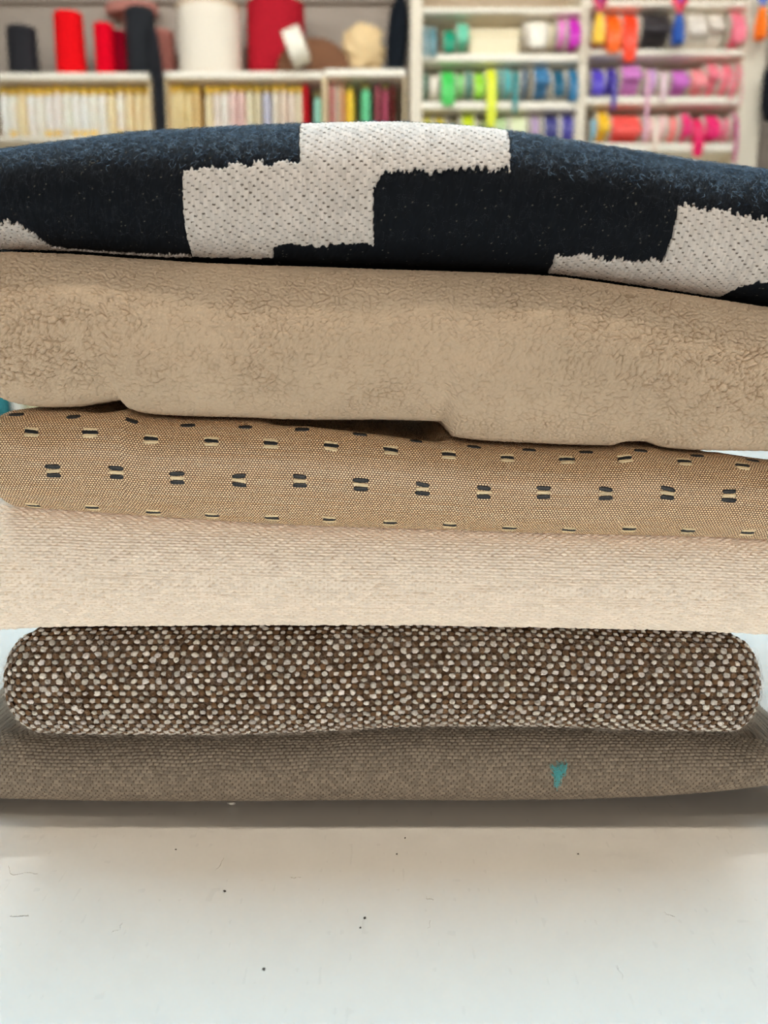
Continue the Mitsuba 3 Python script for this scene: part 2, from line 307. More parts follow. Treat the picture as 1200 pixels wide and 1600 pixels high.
# strap hanging from the tall black roll
xs_, z0_ = zx(243, 60, YS - .03); z1_ = zx(243, 212, YS - .03)[1]
put('black_strap', ribbon([[xs_ - .03, YS + .0, z0_ + .05], [xs_ - .02, YS - .015, z0_ + .02], [xs_ - .008, YS - .03, z0_ - .06], [xs_, YS - .035, z0_ - .16], [xs_ + .004, YS - .035, (z0_ + z1_) / 2], [xs_ + .002, YS - .033, z1_]], [.05, .052, .055, .056, .056, .054], .006), 'matte', C(34, 35, 39), False, label='black strap hanging down between the two lace shelves', cat='strap')
# tilted spool: white flange, brown winding
t = thing('tilted_spool', 'brown spool with a white end lying tilted against the crimson roll', 'spool')
zt_ = zx(0, 107, YS - .02)[1] + .002
dm = np.linspace(0, np.pi / 2, 14)
put('winding', lathe([(0, 0), (1, 0), (1, 0)] + [(math.cos(a) ** .8, math.sin(a)) for a in dm], 40, np.array([[.178, 0, 0, at(489, 80, YS + .07)[0]], [0, .06, 0, YS + .068], [0, 0, .160, zt_], [0, 0, 0, 1.0]])), 'matte', C(126, 88, 66), True, parent=t, label='brown winding')
M = rot([0, 1, 0], 68)
V_, F_ = lathe([(0, -.042), (.082, -.042), (.082, -.042), (.082, .042), (.082, .042), (0, .042)], 36, move(M, [at(463, 80, YS - .03)[0], YS - .03, 0]))
put('flange', (V_ + [0, 0, zx(0, 111)[1] + .002 - V_[:, 2].min()], F_), 'matte', C(246, 240, 224), True, parent=t, label='white end disc')
q = at(568, 77, YS + .13)
put('lace_bundle', blob(q, [.096, .075, .098], .35, 3, 5, 4, .8), 'matte', C(232, 204, 158) , True, label='pale gold crumpled lace bundle between the brown spool and the black cone', cat='lace')
prof = [(0, -.165), (.044, -.165), (.044, -.165), (.049, -.10), (.052, -.03), (.050, .03), (.045, .09), (.026, .14), (.006, .17), (0, .172)]
ck_ = at(622, 50, YS + .08)
put('thread_cone', lathe(prof, 28, move(rot([0, 1, 0], 4), [ck_[0], ck_[1], max(ck_[2], zx(0, 107, YS - .02)[1] + .172)])), 'matte', C(24, 28, 34), True, label='black pointed cone standing at the right end of the small shelf', cat='cone')

# ------------------------------------------------------------------ ribbon bookcase
bk = thing('ribbon_bookcase', 'tall white bookcase holding rows of coloured ribbon rolls', 'bookcase')
ztop = 2.98; DEP = .34
for pa, pb in ((641, 660), (905, 919), (1161, 1196)):
    x0, x1 = zx(pa, 100)[0], zx(pb, 100)[0]
    put('upright', span(x0, x1, YS, YS + DEP, 0, ztop, .004), 'matte', C(228, 218, 200), parent=bk)
xL, xM0, xM1, xR = zx(660, 100)[0], zx(905, 100)[0], zx(919, 100)[0], zx(1161, 100)[0]
put('back_panel', span(zx(645, 100)[0], zx(1190, 100)[0], YS + DEP, YS + DEP + .012, 0, ztop, .002), 'matte', C(186, 170, 148), parent=bk)
put('top_panel', span(zx(641, 100)[0], zx(1196, 100)[0], YS, YS + DEP, ztop, ztop + .022, .002), 'matte', WOOD, parent=bk)
shelfA, shelfB, headroom = [], [], {}
for rows, st, xa, xb in (([(11, 19), (83, 95), (158, 170), (234, 246)], shelfA, xL, xM0), ([(1, 9), (76, 86), (150, 162), (223, 236)], shelfB, xM1, xR)):
    for pa, pb in rows:
        z1, z0 = zx(0, pa)[1], zx(0, pb)[1]; headroom[z1] = last if st else ztop; st.append(z1); last = z0
        put('shelf', span(xa, xb, YS + .003, YS + DEP, z0, z1, .003), 'matte', WOOD, parent=bk)
    z = st[-1] - .27
    while z > .1: put('shelf', span(xa, xb, YS + .003, YS + DEP, z - .035, z, .003), 'matte', WOOD, parent=bk); z -= .29
def spool(px0, px1, py0, py1, color, shelf, label, group=None, tail=None, tail_px=None, tail_color=None, flange=True, wide=.9):
    """A roll of ribbon lying on a shelf, its axis along the shelf; tail: the pixel row its loose end hangs to."""
    R = min((py1 - py0) / 2 * px_size((py0 + py1) / 2), (headroom[shelf] - shelf) / 2.14)
    Y = YS + .012 + R
    x0, x1 = at(px0 + .5, py0, YS + .06)[0], at(px1 - .5, py0, YS + .06)[0]
    lo, hi = (xL, xM0) if px1 < 910 else (xM1, xR)
    x0, x1 = max(x0, lo + .003), min(x1, hi - .003); W = x1 - x0
    zc = max(at(600, (py0 + py1) / 2, Y)[2], shelf + R * 1.06 + .001); zc = min(zc, headroom[shelf] - R * 1.06 - .001)
    M = move(rot([0, 1, 0], 90), [x0, Y, zc])
    t = thing('ribbon_roll', label, 'ribbon', group)
    fw = min(.006, W * .12)
    hs = np.linspace(fw, W - fw, 8); n_ = max(2, int(W / .03))
    prof = [(.02, fw), (R * .93, fw), (R * .93, fw)] + [(R * (.93 + .012 * abs(math.sin(h / W * n_ * math.pi))), h) for h in hs] + [(R * .93, W - fw), (R * .93, W - fw), (.02, W - fw)]
    put('wound_ribbon', lathe(prof, 32, M), 'satin', color, True, parent=t)
    if flange:
        for h in (0, W - fw):
            put('flange', lathe([(.012, h), (R * 1.04, h), (R * 1.04, h), (R * 1.04, h + fw), (R * 1.04, h + fw), (.012, h + fw)], 28, M), 'matte', C(232, 226, 214), True, parent=t)
    if tail is not None:
        c = color if tail_color is None else tail_color
        ta, tb = tail_px or (px0, px1)
        xa, xb = max(at(ta, py0, YS + .06)[0], x0), min(at(tb, py0, YS + .06)[0], x1); m_ = (xa + xb) / 2; xa, xb = m_ - (xb - xa) * .46, m_ + (xb - xa) * .46; zl = at(600, tail, YS)[2]
        y0 = min(Y - R * 1.0, YS - .008) ; L = zc - zl
        s = np.linspace(0, 1, 9); w = xb - xa; sw = (RS(int(px0)).uniform(-1, 1)) * .03 * w
        path = [[(xa + xb) / 2, Y - R * .45, zc + R * .90], [(xa + xb) / 2, Y - R * .85, zc + R * .6]] + [[(xa + xb) / 2 + sw * math.sin(a * 2.5), y0 - .006 - .012 * math.sin(a * 3), zc - a * L] for a in s]
        put('loose_end', ribbon(path, [w] * 9 + [w * .9, w * .75], .0015), 'satin', c, False, parent=t)
    return t
A, B = shelfA, shelfB
# bay A, first row
spool(657, 668, 44, 82, C(120, 152, 158), A[1], 'grey-blue ribbon roll at the left end of the top row', tail=92, tail_px=(658, 670))
spool(669, 682, 46, 82, C(92, 138, 146), A[1], 'dull teal ribbon roll, second in the top row', tail=90)
spool(691, 711, 51, 82, C(10, 150, 112), A[1], 'emerald green ribbon roll in the top row', tail=82)
spool(712, 731, 41, 80, C(112, 206, 172), A[1], 'mint ribbon roll beside the emerald one', tail=68)
q0, q1 = zx(735, 42), zx(812, 77)
bx = thing('cardboard_box', 'long cream box between the mint ribbon and the grey ribbon', 'box')
put('box_body', span(q0[0], q1[0], YS + .02, YS + .25, A[1] + .001, q0[1] - .03, .004), 'matte', C(240, 228, 196), parent=bx)
put('lid', span(q0[0] - .003, q1[0] + .003, YS + .017, YS + .253, q0[1] - .03, q0[1], .004), 'matte', C(236, 222, 190), parent=bx)
spool(816, 854, 38, 80, C(206, 196, 184), A[1], 'pale grey wide ribbon roll right of the cream box', tail=76, tail_color=C(246, 240, 226), tail_px=(822, 850))
spool(855, 863, 40, 78, C(236, 222, 190), A[1], 'narrow cream ribbon roll left of the pink one')
spool(868, 883, 34, 76, C(226, 120, 200), A[1], 'light pink ribbon roll beside the magenta one')
spool(884, 905, 31, 76, C(206, 40, 190), A[1], 'magenta ribbon roll at the right end of the top row', tail=74)
# second row
spool(657, 668, 116, 157, C(40, 110, 82), A[2], 'dark green ribbon roll at the left end of the second row')
spool(671, 684, 120, 157, C(236, 226, 210), A[2], 'white ribbon roll between the two green ones')
spool(686, 711, 116, 157, C(66, 200, 88), A[2], 'bright green ribbon roll with a long loose end', tail=166, tail_px=(688, 710))
spool(712, 725, 118, 152, C(120, 206, 110), A[2], 'light green ribbon roll beside the bright green one')
spool(726, 737, 114, 154, C(0, 130, 112), A[2], 'dark teal ribbon roll beside the light green one')
spool(738, 756, 118, 156, C(150, 214, 60), A[2], 'lime green ribbon roll in the second row', tail=152)
spool(757, 774, 112, 156, C(214, 220, 30), A[2], 'yellow-lime ribbon roll whose end hangs far below the shelf', tail=200, tail_px=(756, 776), tail_color=C(224, 232, 40))
spool(775, 784, 110, 156, C(0, 140, 136), A[2], 'teal ribbon roll right of the yellow-lime one')
spool(785, 796, 112, 156, C(70, 176, 176), A[2], 'light turquoise ribbon roll in the second row', tail=146)
spool(797, 811, 114, 156, C(20, 132, 132), A[2], 'sea-green ribbon roll with a narrow hanging end', tail=178, tail_px=(798, 806))
spool(812, 824, 110, 156, C(36, 82, 110), A[2], 'dark slate-blue ribbon roll in the second row')
spool(831, 856, 110, 154, C(62, 122, 168), A[2], 'blue ribbon roll with a white base in the second row', tail=134)
spool(858, 882, 114, 156, C(220, 216, 208), A[2], 'white ribbon roll with a petrol blue end', tail=152, tail_px=(861, 878), tail_color=C(0, 90, 120))
spool(884, 903, 112, 156, C(34, 112, 156), A[2], 'strong blue ribbon roll at the right end of the second row', tail=160)
# third row
for px0, px1, py0, c, lb in ((658, 674, 186, C(206, 196, 40), 'olive yellow'), (676, 696, 186, C(196, 176, 60), 'mustard'), (700, 716, 190, C(120, 112, 60), 'dull olive'), (718, 742, 182, C(190, 206, 20), 'acid lime'), (744, 768, 190, C(150, 160, 110), 'sage'), (770, 792, 186, C(190, 214, 160), 'pale green'), (794, 822, 184, C(222, 228, 186), 'cream-green'), (826, 842, 184, C(170, 140, 180), 'lilac'), (846, 872, 184, C(62, 62, 128), 'navy'), (873, 901, 182, C(72, 66, 150), 'deep violet')):
    spool(px0, px1, py0, 232, c, A[3], f'{lb} ribbon roll in the third row, partly behind the stack')
# bay B, first row
spool(922, 940, 34, 74, C(200, 60, 90), B[1], 'dark pink ribbon roll behind the yellow tassel')
spool(941, 967, 29, 74, C(255, 104, 10), B[1], 'bright orange ribbon roll with a wide loose end', tail=84, tail_px=(941, 966))
spool(968, 995, 29, 74, C(255, 66, 24), B[1], 'orange-red ribbon roll whose end hangs over the shelf edge', tail=98, tail_px=(966, 990))
spool(997, 1044, 29, 74, C(56, 52, 56), B[1], 'wide charcoal ribbon roll in the top right row', tail=53)
spool(1049, 1064, 26, 74, C(230, 222, 210), B[1], 'pale ribbon roll behind the blue tassel')
spool(1067, 1098, 20, 74, C(234, 226, 216), B[1], 'wide off-white ribbon roll right of the blue tassel', tail=56)
spool(1101, 1126, 18, 72, C(226, 216, 204), B[1], 'off-white ribbon roll left of the pink one', tail=50)
spool(1136, 1159, 22, 72, C(250, 110, 140), B[1], 'pink ribbon roll at the right end of the top row', tail=68, tail_color=C(244, 128, 150))
# second row
spool(919, 940, 112, 149, C(84, 66, 190), B[2], 'blue-violet ribbon roll at the left end of its row', tail=150)
spool(941, 960, 110, 149, C(66, 50, 160), B[2], 'deep violet-blue ribbon roll with a hanging end', tail=172, tail_px=(950, 958))
spool(966, 998, 106, 149, C(214, 130, 206), B[2], 'glossy lilac ribbon roll with pale holder', tail=126)
spool(1002, 1024, 110, 149, C(200, 150, 206), B[2], 'light purple ribbon roll with a long thin end', tail=222, tail_px=(1003, 1009), tail_color=C(222, 168, 190))
spool(1026, 1040, 114, 149, C(236, 206, 216), B[2], 'blush ribbon roll with a curling end', tail=160, tail_px=(1024, 1034))
spool(1043, 1070, 114, 149, C(206, 110, 200), B[2], 'orchid ribbon roll in the second right row', tail=138)
spool(1073, 1097, 112, 149, C(250, 150, 156), B[2], 'salmon pink ribbon roll in the second right row', tail=138)
spool(1099, 1118, 104, 149, C(250, 130, 150), B[2], 'rose ribbon roll beside the salmon one', tail=126)
spool(1120, 1138, 104, 149, C(246, 130, 148), B[2], 'warm pink ribbon roll with a hanging end', tail=156, tail_px=(1132, 1142))
spool(1144, 1160, 102, 149, C(240, 104, 134), B[2], 'deep rose ribbon roll at the right end of its row', tail=168, tail_px=(1150, 1158), tail_color=C(236, 150, 170))
# third row
spool(912 + 8, 928, 188, 222, C(40, 178, 214), B[3], 'cyan ribbon roll low in the bookcase')
spool(929, 948, 178, 222, C(248, 196, 40), B[3], 'golden yellow ribbon roll beside the coral one', tail=208)
spool(950, 997, 184, 222, C(250, 90, 82), B[3], 'wide coral ribbon roll above the stack', tail=214)
spool(1000, 1022, 184, 222, C(246, 206, 206), B[3], 'shell pink ribbon roll with a pale hanging end', tail=238, tail_px=(1014, 1026), tail_color=C(250, 230, 214))
spool(1025, 1037, 182, 222, C(244, 196, 196), B[3], 'pale pink ribbon roll beside the light coral one')
spool(1039, 1056, 184, 222, C(244, 130, 126), B[3], 'light coral ribbon roll in the third right row')
spool(1059, 1074, 180, 222, C(240, 40, 120), B[3], 'hot pink ribbon roll, first of the three', tail=214)
spool(1075, 1093, 188, 222, C(240, 24, 100), B[3], 'hot pink ribbon roll whose end hangs below the shelf', tail=246, tail_px=(1074, 1092))
spool(1095, 1119, 184, 222, C(244, 40, 116), B[3], 'wide hot pink ribbon roll, third of the three', tail=218)
spool(1121, 1137, 186, 222, C(226, 120, 140), B[3], 'dusky rose ribbon roll right of the hot pink ones')
spool(1140, 1153, 178, 222, C(214, 30, 110), B[3], 'crimson pink ribbon roll with a violet end', tail=256, tail_px=(1140, 1152), tail_color=C(196, 70, 140))
# ornaments with tassels
def ornament(px, pw, py_low, tip, c1, c2, ct, label):
    t = thing('hanging_ornament', label, 'ornament'); Y = YS - .10; s = px_size(10, Y)
    x, z0 = zx(px, py_low, Y); hw = pw / 2 * s; hh = hw * 1.5; zc = z0 + hh
    for k, (f, c, dy) in enumerate(((1, c1, .012), (.58, c2, .017))):
        v = np.array([[hw * f, 0, 0], [0, 0, hh * f], [-hw * f, 0, 0], [0, 0, -hh * f], [0, -dy, 0], [0, dy, 0]], float) + [x, Y, zc]
        put('border' if k == 0 else 'centre', (v, np.array([[0, 1, 4], [1, 2, 4], [2, 3, 4], [3, 0, 4], [1, 0, 5], [2, 1, 5], [3, 2, 5], [0, 3, 5]])), 'satin', c, False, parent=t)
    z1 = zx(px, tip, Y)[1]; Lt = z0 - z1; r = RS(int(px))
    n = 60; a = r.uniform(0, 2 * np.pi, n); rr = np.sqrt(r.uniform(0, 1, n)); tt = np.linspace(0, 1, 6)
    w0, w1 = .012, .026
    w = w0 + (w1 - w0) * np.clip(tt * 2, 0, 1)
    Pt = np.stack([x + np.cos(a)[:, None] * rr[:, None] * w, Y + np.sin(a)[:, None] * rr[:, None] * w, z0 - tt[None] * Lt * (1 - .06 * r.uniform(0, 1, (n, 1)))], -1)
    put('tassel', tubes(Pt, np.full(Pt.shape[:2], .0035), 4), 'satin', ct, False, parent=t)
    cord = np.array([[x, Y, zc + hh], [x, Y, RZ]])
    put('cord', tubes(cord[None], np.full((1, 2), .002), 5), 'satin', c1, False, parent=t)
ornament(937, 25, 22, 70, C(196, 46, 84), C(90, 66, 150), C(246, 200, 60), 'red and violet diamond ornament with a yellow tassel')
ornament(1061, 28, 24, 70, C(214, 36, 76), C(74, 84, 180), C(30, 84, 170), 'red and blue diamond ornament with a blue tassel')
ornament(1192, 24, 12, 62, C(84, 110, 196), C(110, 120, 190), C(255, 130, 30), 'blue diamond ornament with an orange tassel, at the right edge')
# black cloth hanging beside the bookcase
x0, z1 = zx(1186, 94, YS - .02); z0 = zx(0, 194, YS - .02)[1]
hs = np.linspace(0, 1, 16); rad = .07 * (1 - .55 * (1 - hs) ** 3 * 0 - .75 * np.clip(1 - (1 - hs) * 5, 0, 1) ** 2 * 0) * np.clip(.35 + 2.4 * (1 - hs), 0, 1) * np.clip(.75 + hs * 1.2, 0, 1)
gb = lathe([(0, 0)] + [(a, h * (z1 - z0)) for a, h in zip(rad, hs)] + [(0, z1 - z0)], 32, move(np.eye(4), [x0 + .075, YS - .09, z0]), lambda V: V * [1, .8, 1] * (1 + .10 * np.sin(np.arctan2(V[:, 1], V[:, 0]) * 7))[:, None] ** [1, 1, 0])
hb = thing('black_bag', 'black drooping cloth bag hanging at the right edge beside the bookcase', 'bag')
put('cloth', gb, 'matte', C(26, 28, 34), True, parent=hb)
put('hook', tubes(np.array([[[x0 + .075, YS - .09, z1 - .004], [x0 + .075, YS - .09, z1 + .06], [x0 + .075, YS - .03, z1 + .09], [x0 + .075, YS + .002, z1 + .09]]]), np.full((1, 4), .004), 6), 'matte', C(150, 150, 150), False, parent=hb)

# ------------------------------------------------------------------ table
tb = thing('work_table', 'white glossy table carrying the stack of folded fabrics', 'table')
put('table_top', span(-0.95, 0.95, -0.46, 1.25, TZ - 0.035, TZ, 0.003), 'table_paint', parent=tb)
for sx in (-0.88, 0.88):
    for sy in (-0.39, 1.18):
        put('leg', span(sx - .03, sx + .03, sy - .03, sy + .03, 0, TZ - .035, .004), 'matte', C(200, 198, 192), parent=tb)

# ------------------------------------------------------------------ folded fabrics
def curve(pts):
    p = np.array(pts, float)
    f = PchipInterpolator(p[:, 0], p[:, 1])
    return lambda x: f(np.clip(x, p[0, 0], p[-1, 0]))
def section(zt, zb, yf, R, D, nf, ntop, nbot, n=2.25):
    """Closed outlines (columns), from the front middle up, back and round: y, z, arc length v from the front middle."""
    cols = len(zt); zc, h = (zt + zb) / 2, (zt - zb) / 2
    ph = np.linspace(0, np.pi / 2, nf)
    cy, cz = np.cos(ph) ** (2 / n), np.sin(ph) ** (2 / n)
    up_y = yf[:, None] + R[:, None] * (1 - cy); up_z = h[:, None] * cz
    st = np.linspace(0, 1, ntop)[1:] ** 1.5
    b0 = D - R
    y1 = (yf + R)[:, None] + (b0 - yf - R)[:, None] * st
    bk = np.linspace(0, np.pi / 2, 8)[1:]
    yb = b0[:, None] + R[:, None] * np.sin(bk); zbk = h[:, None] * np.cos(bk)
    Y = np.hstack([up_y, y1, yb]); Z = np.hstack([up_z, np.repeat(h[:, None], ntop - 1, 1), zbk])
    v = np.hstack([np.zeros((cols, 1)), np.cumsum(np.hypot(np.diff(Y, axis=1), np.diff(Z, axis=1)), axis=1)])
    Yf = np.hstack([Y, Y[:, -2:0:-1]]); Zf = zc[:, None] + np.hstack([Z, -Z[:, -2:0:-1]]); vf = np.hstack([v, -v[:, -2:0:-1]])
    return Yf, Zf, vf
def cloth_grid(xl, xr, nu, zt, zb, yf, R, D, nf, ntop=14, ends=(0.012, 0.012), ep=(2.2, 2.2), n=2.25, seed=0, wave=0.0006, zfix=None, knots=None):
    """Grid (nv, nu, 3) of a folded cloth with rounded ends, its normals, and u, v in metres."""
    x = np.linspace(xl, xr, nu)
    k = np.ones(nu)
    for e, p, d in ((ends[0], ep[0], x - xl), (ends[1], ep[1], xr - x)):
        s = np.clip(1 - d / e, 0, 1)
        k = k * np.maximum(1 - s ** p, 0) ** (1 / p)
    a, b = zt(x), zb(x); c, h = (a + b) / 2, (a - b) / 2
    RR = R * (0.15 + 0.85 * k)
    yfr = (yf(x) if callable(yf) else np.full(nu, yf)) + R * 1.1 * (1 - k)
    Y, Z, v = section(c + h * k, c - h * k, yfr, RR, (D(x) if callable(D) else D) - R * 1.1 * (1 - k), nf, ntop, ntop, n)
    if zfix is not None: Z = zfix(np.repeat(x[:, None], Y.shape[1], 1), Y, Z, v)
    P = np.stack([np.repeat(x[:, None], Y.shape[1], 1), Y, Z], -1).transpose(1, 0, 2)
    v = v.T.copy()
    N = grid_normals(P)
    near = np.clip(1 - (P[..., 1] - yfr[None]) / RR[None], 0, 1) ** 0.7
    low = near * (fbm(np.stack([P[..., 0] * 22 + 3 * seed, P[..., 1] * 30, P[..., 2] * 45], -1), 3, seed) - 0.5) * 2 * wave
    P = P + N * low[..., None]
    return P, grid_normals(P), np.repeat(x[None], P.shape[0], 0), v
def grid_normals(P):
    du = np.gradient(P, axis=1)
    dv = np.roll(P, -1, 0) - np.roll(P, 1, 0)
    N = np.cross(du, dv); N /= np.linalg.norm(N, axis=2, keepdims=True) + 1e-15
    return N
def px_x(px, Y=0.0, py=800): return float(at(px, py, Y)[0])
def z_curve(pts, Y, shift=0.0):
    q = np.array([at(px, py + shift, Y)[[0, 2]] for px, py in pts])
    return curve(q)
def grid_mesh(P): return P.reshape(-1, 3), grid_faces(P.shape[0], P.shape[1], True)
def rnd(i, j, s=0):
    h = np.sin(i * 127.1 + j * 311.7 + s * 74.7) * 43758.5453
    return h - np.floor(h)
def brick(u, v, wu, wv, warp=0.25, seed=0):
    """Staggered weave cells: local coordinates in [-1, 1] and the cell's numbers."""
    U = u / wu + warp * (noise(np.stack([u * 60, v * 200, 0 * u + seed], -1), seed) - 0.5) * 2
    V = v / wv + warp * (noise(np.stack([u * 90, v * 60, 0 * u + seed + 5], -1), seed + 1) - 0.5) * 2
    j = np.floor(V); U = U + 0.5 * (j % 2); i = np.floor(U)
    return 2 * (U - i) - 1, 2 * (V - j) - 1, i, j

BACK = 0.165
# front y of each fabric (the stack leans a little towards the camera) and bulge of its fold
YF = dict(taupe=-0.0085, tweed=-0.0095, cream=-0.0110, silk=-0.0145, tan=-0.0190, top=-0.0180)
RB = dict(taupe=0.012, tweed=0.0135, cream=0.014, silk=0.012, tan=0.020, top=0.020)
GAP = 0.0010
# lower outline of each fabric in the photograph
taupe_zb = z_curve([(-120, 1246), (0, 1250), (100, 1252), (200, 1254), (350, 1257), (500, 1256), (700, 1254), (850, 1252), (1000, 1247), (1100, 1239), (1200, 1223), (1300, 1205)], YF['taupe'] + .006, 0)
tweed_zb = z_curve([(-40, 1138), (40, 1140), (150, 1144), (300, 1144), (500, 1139), (600, 1134), (700, 1131), (800, 1131), (900, 1133), (1000, 1137), (1100, 1139), (1240, 1141)], YF['tweed'] + .006, 11)
cream_zb = z_curve([(-100, 990), (0, 984), (60, 980), (200, 978), (400, 976), (600, 976), (800, 979), (1000, 983), (1080, 985), (1200, 991), (1320, 998)], YF['cream'] + .006, 6.7)
silk_zb = z_curve([(-20, 788), (0, 790), (100, 797), (300, 811), (500, 822), (700, 828), (900, 834), (1100, 838), (1200, 843), (1300, 846)], YF['silk'] + .006, 4.6)
silk_zt = z_curve([(-20, 644), (100, 640), (200, 643), (400, 652), (480, 663), (560, 672), (690, 688), (730, 690), (800, 693), (1000, 701), (1100, 707), (1200, 721), (1300, 732)], YF['silk'] + .008)
tan_zb = z_curve([(-70, 590), (-30, 610), (0, 624), (60, 634), (110, 633), (140, 628), (185, 622), (197, 638), (240, 646), (400, 651), (440, 653), (690, 657), (712, 682), (800, 690), (960, 695), (985, 689), (1015, 688), (1047, 697), (1110, 702), (1200, 704), (1300, 706)], YF['tan'] + .010, 5)
tan_zt = z_curve([(-80, 394), (0, 393), (100, 396), (200, 403), (300, 409), (450, 415), (600, 420), (750, 425), (850, 430), (1000, 449), (1100, 464), (1200, 480), (1300, 497)], YF['tan'] + .012, -3)
top_zt = z_curve([(-90, 246), (0, 236), (100, 222), (200, 209), (300, 203), (400, 197), (470, 194), (600, 191), (700, 195), (800, 205), (900, 221), (1000, 237), (1100, 254), (1200, 267), (1300, 282)], YF['top'] + .010, -9.8)

def pile(u, v, seed):
    """Suede pile: cracked cells, clearer in patches."""
    def vor(x, y, s):
        ix, iy = np.floor(x), np.floor(y); f1 = np.full(x.shape, 9.0); f2 = np.full(x.shape, 9.0)
        for a in (-1, 0, 1):
            for b in (-1, 0, 1):
                cx, cy = ix + a, iy + b
                d = np.hypot(cx + rnd(cx, cy, s) - x, cy + rnd(cy, cx, s + 3) - y)
                f2 = np.where(d < f1, f1, np.minimum(f2, d)); f1 = np.minimum(f1, d)
        return f2 - f1
    q = np.stack([u * 260, v * 260, 0 * u + seed], -1)
    wx, wy = (noise(q, 1) - .5) * 0.8, (noise(q, 2) - .5) * 0.8
    e1 = vor(u / 0.0020 + wx, v / 0.0017 + wy + u / 0.006, 1)
    e2 = vor(u / 0.00125 + wy, v / 0.0010 + wx, 2)
    patch = np.clip((fbm(np.stack([u * 28, v * 40, 0 * u], -1), 3, 4) - 0.28) * 3.0, 0.25, 1)
    keep = np.clip((noise(np.stack([u * 420, v * 420, 0 * u + 3], -1), 6) - 0.24) * 4, 0, 1)
    crack1 = np.clip(1 - e1 / 0.15, 0, 1) * (0.35 + 0.65 * keep)
    crack2 = np.clip(1 - e2 / 0.22, 0, 1)
    grain = fbm(np.stack([u * 1500, v * 1500, 0 * u], -1), 2, 8) - 0.5
    return -0.00085 * crack1 * (0.35 + 0.65 * patch) - 0.00030 * crack2 * (0.5 + 0.5 * patch) + 0.00030 * grain, np.maximum(crack1 * (0.3 + 0.7 * patch), 0.55 * crack2 * patch)

def fibres(P, N, pick, n, length, rad, seed, lift=0.5, seg=5, curl=1.0):
    """Curly loose fibres rooted at random picked grid points."""
    r = RS(seed); Pf, Nf = P.reshape(-1, 3), N.reshape(-1, 3)
    idx = r.choice(np.flatnonzero(pick.ravel()), n)
    p, nn = Pf[idx], Nf[idx]
    d = r.normal(size=(n, 3)); d -= (d * nn).sum(1, keepdims=True) * nn; d /= np.linalg.norm(d, axis=1, keepdims=True) + 1e-9
    L = length * r.uniform(0.5, 1.4, n)
    t = np.linspace(0, 1, seg)
    side = np.cross(nn, d)
    amp = r.normal(size=(n, 1)) * 0.3 * curl
    hgt = r.uniform(0.2, 1.0, (n, 1)) * lift
    path = p[:, None] + L[:, None, None] * (d[:, None] * t[None, :, None] + side[:, None] * (amp * np.sin(t * 4)[None])[..., None] + nn[:, None] * (hgt * np.sin(t * 2.6)[None])[..., None]) + nn[:, None] * 0.0001
    R = rad * r.uniform(0.6, 1.3, (n, 1)) * (1 - 0.6 * t)[None]
    return tubes(path, R)

# --- taupe basket weave at the bottom
b_top = lambda x: tweed_zb(x) - GAP
def taupe_top(x):
    z = tweed_zb(x) - .0021
    edge = np.clip((x - px_x(1050, .004, 1140)) / 0.035, 0, 1)
    return z - 0.0030 * edge ** 1.6
P, N, u, v = cloth_grid(px_x(-95, .004, 1200), px_x(1262, .004, 1190), 760, taupe_top, lambda x: np.maximum(taupe_zb(x), TZ + 0.0006), YF['taupe'], RB['taupe'], BACK, 80, ends=(0.010, 0.020), seed=1)
a, b, i, j = brick(u, v, 0.00188, 0.00112, 0.45, 1)
m = np.clip(1 - np.abs(a) ** 2.6, 0, 1) ** .6 * np.clip(1 - np.abs(b) ** 2.2, 0, 1) ** .6
hgt = 0.00042 * m * (0.75 + 0.5 * rnd(i, j)) + 0.00005 * (noise(np.stack([u * 2500, v * 2500, 0 * u], -1), 3) - .5)
P = P + N * (hgt * (P[..., 1] < 0.03))[..., None]
warp = np.clip((np.abs(a) - 0.74) / 0.12, 0, 1) * np.clip((0.92 - np.abs(b)) / 0.2, 0, 1)
tone = (0.80 + 0.40 * rnd(i, j, 2)) * (0.92 + 0.16 * noise(np.stack([u * 900, v * 2600, 0 * u], -1), 9))
col = C(136, 125, 112) * tone[..., None] * (1 - warp[..., None]) + C(84, 68, 54) * warp[..., None]
tp = put('taupe_fabric', grid_mesh(P), 'cloth', col.reshape(-1, 3), True, label='grey-brown basket-weave folded fabric at the bottom of the stack', cat='folded fabric', group='folded fabrics in the stack')
TAUPE = (P, N, u, v)
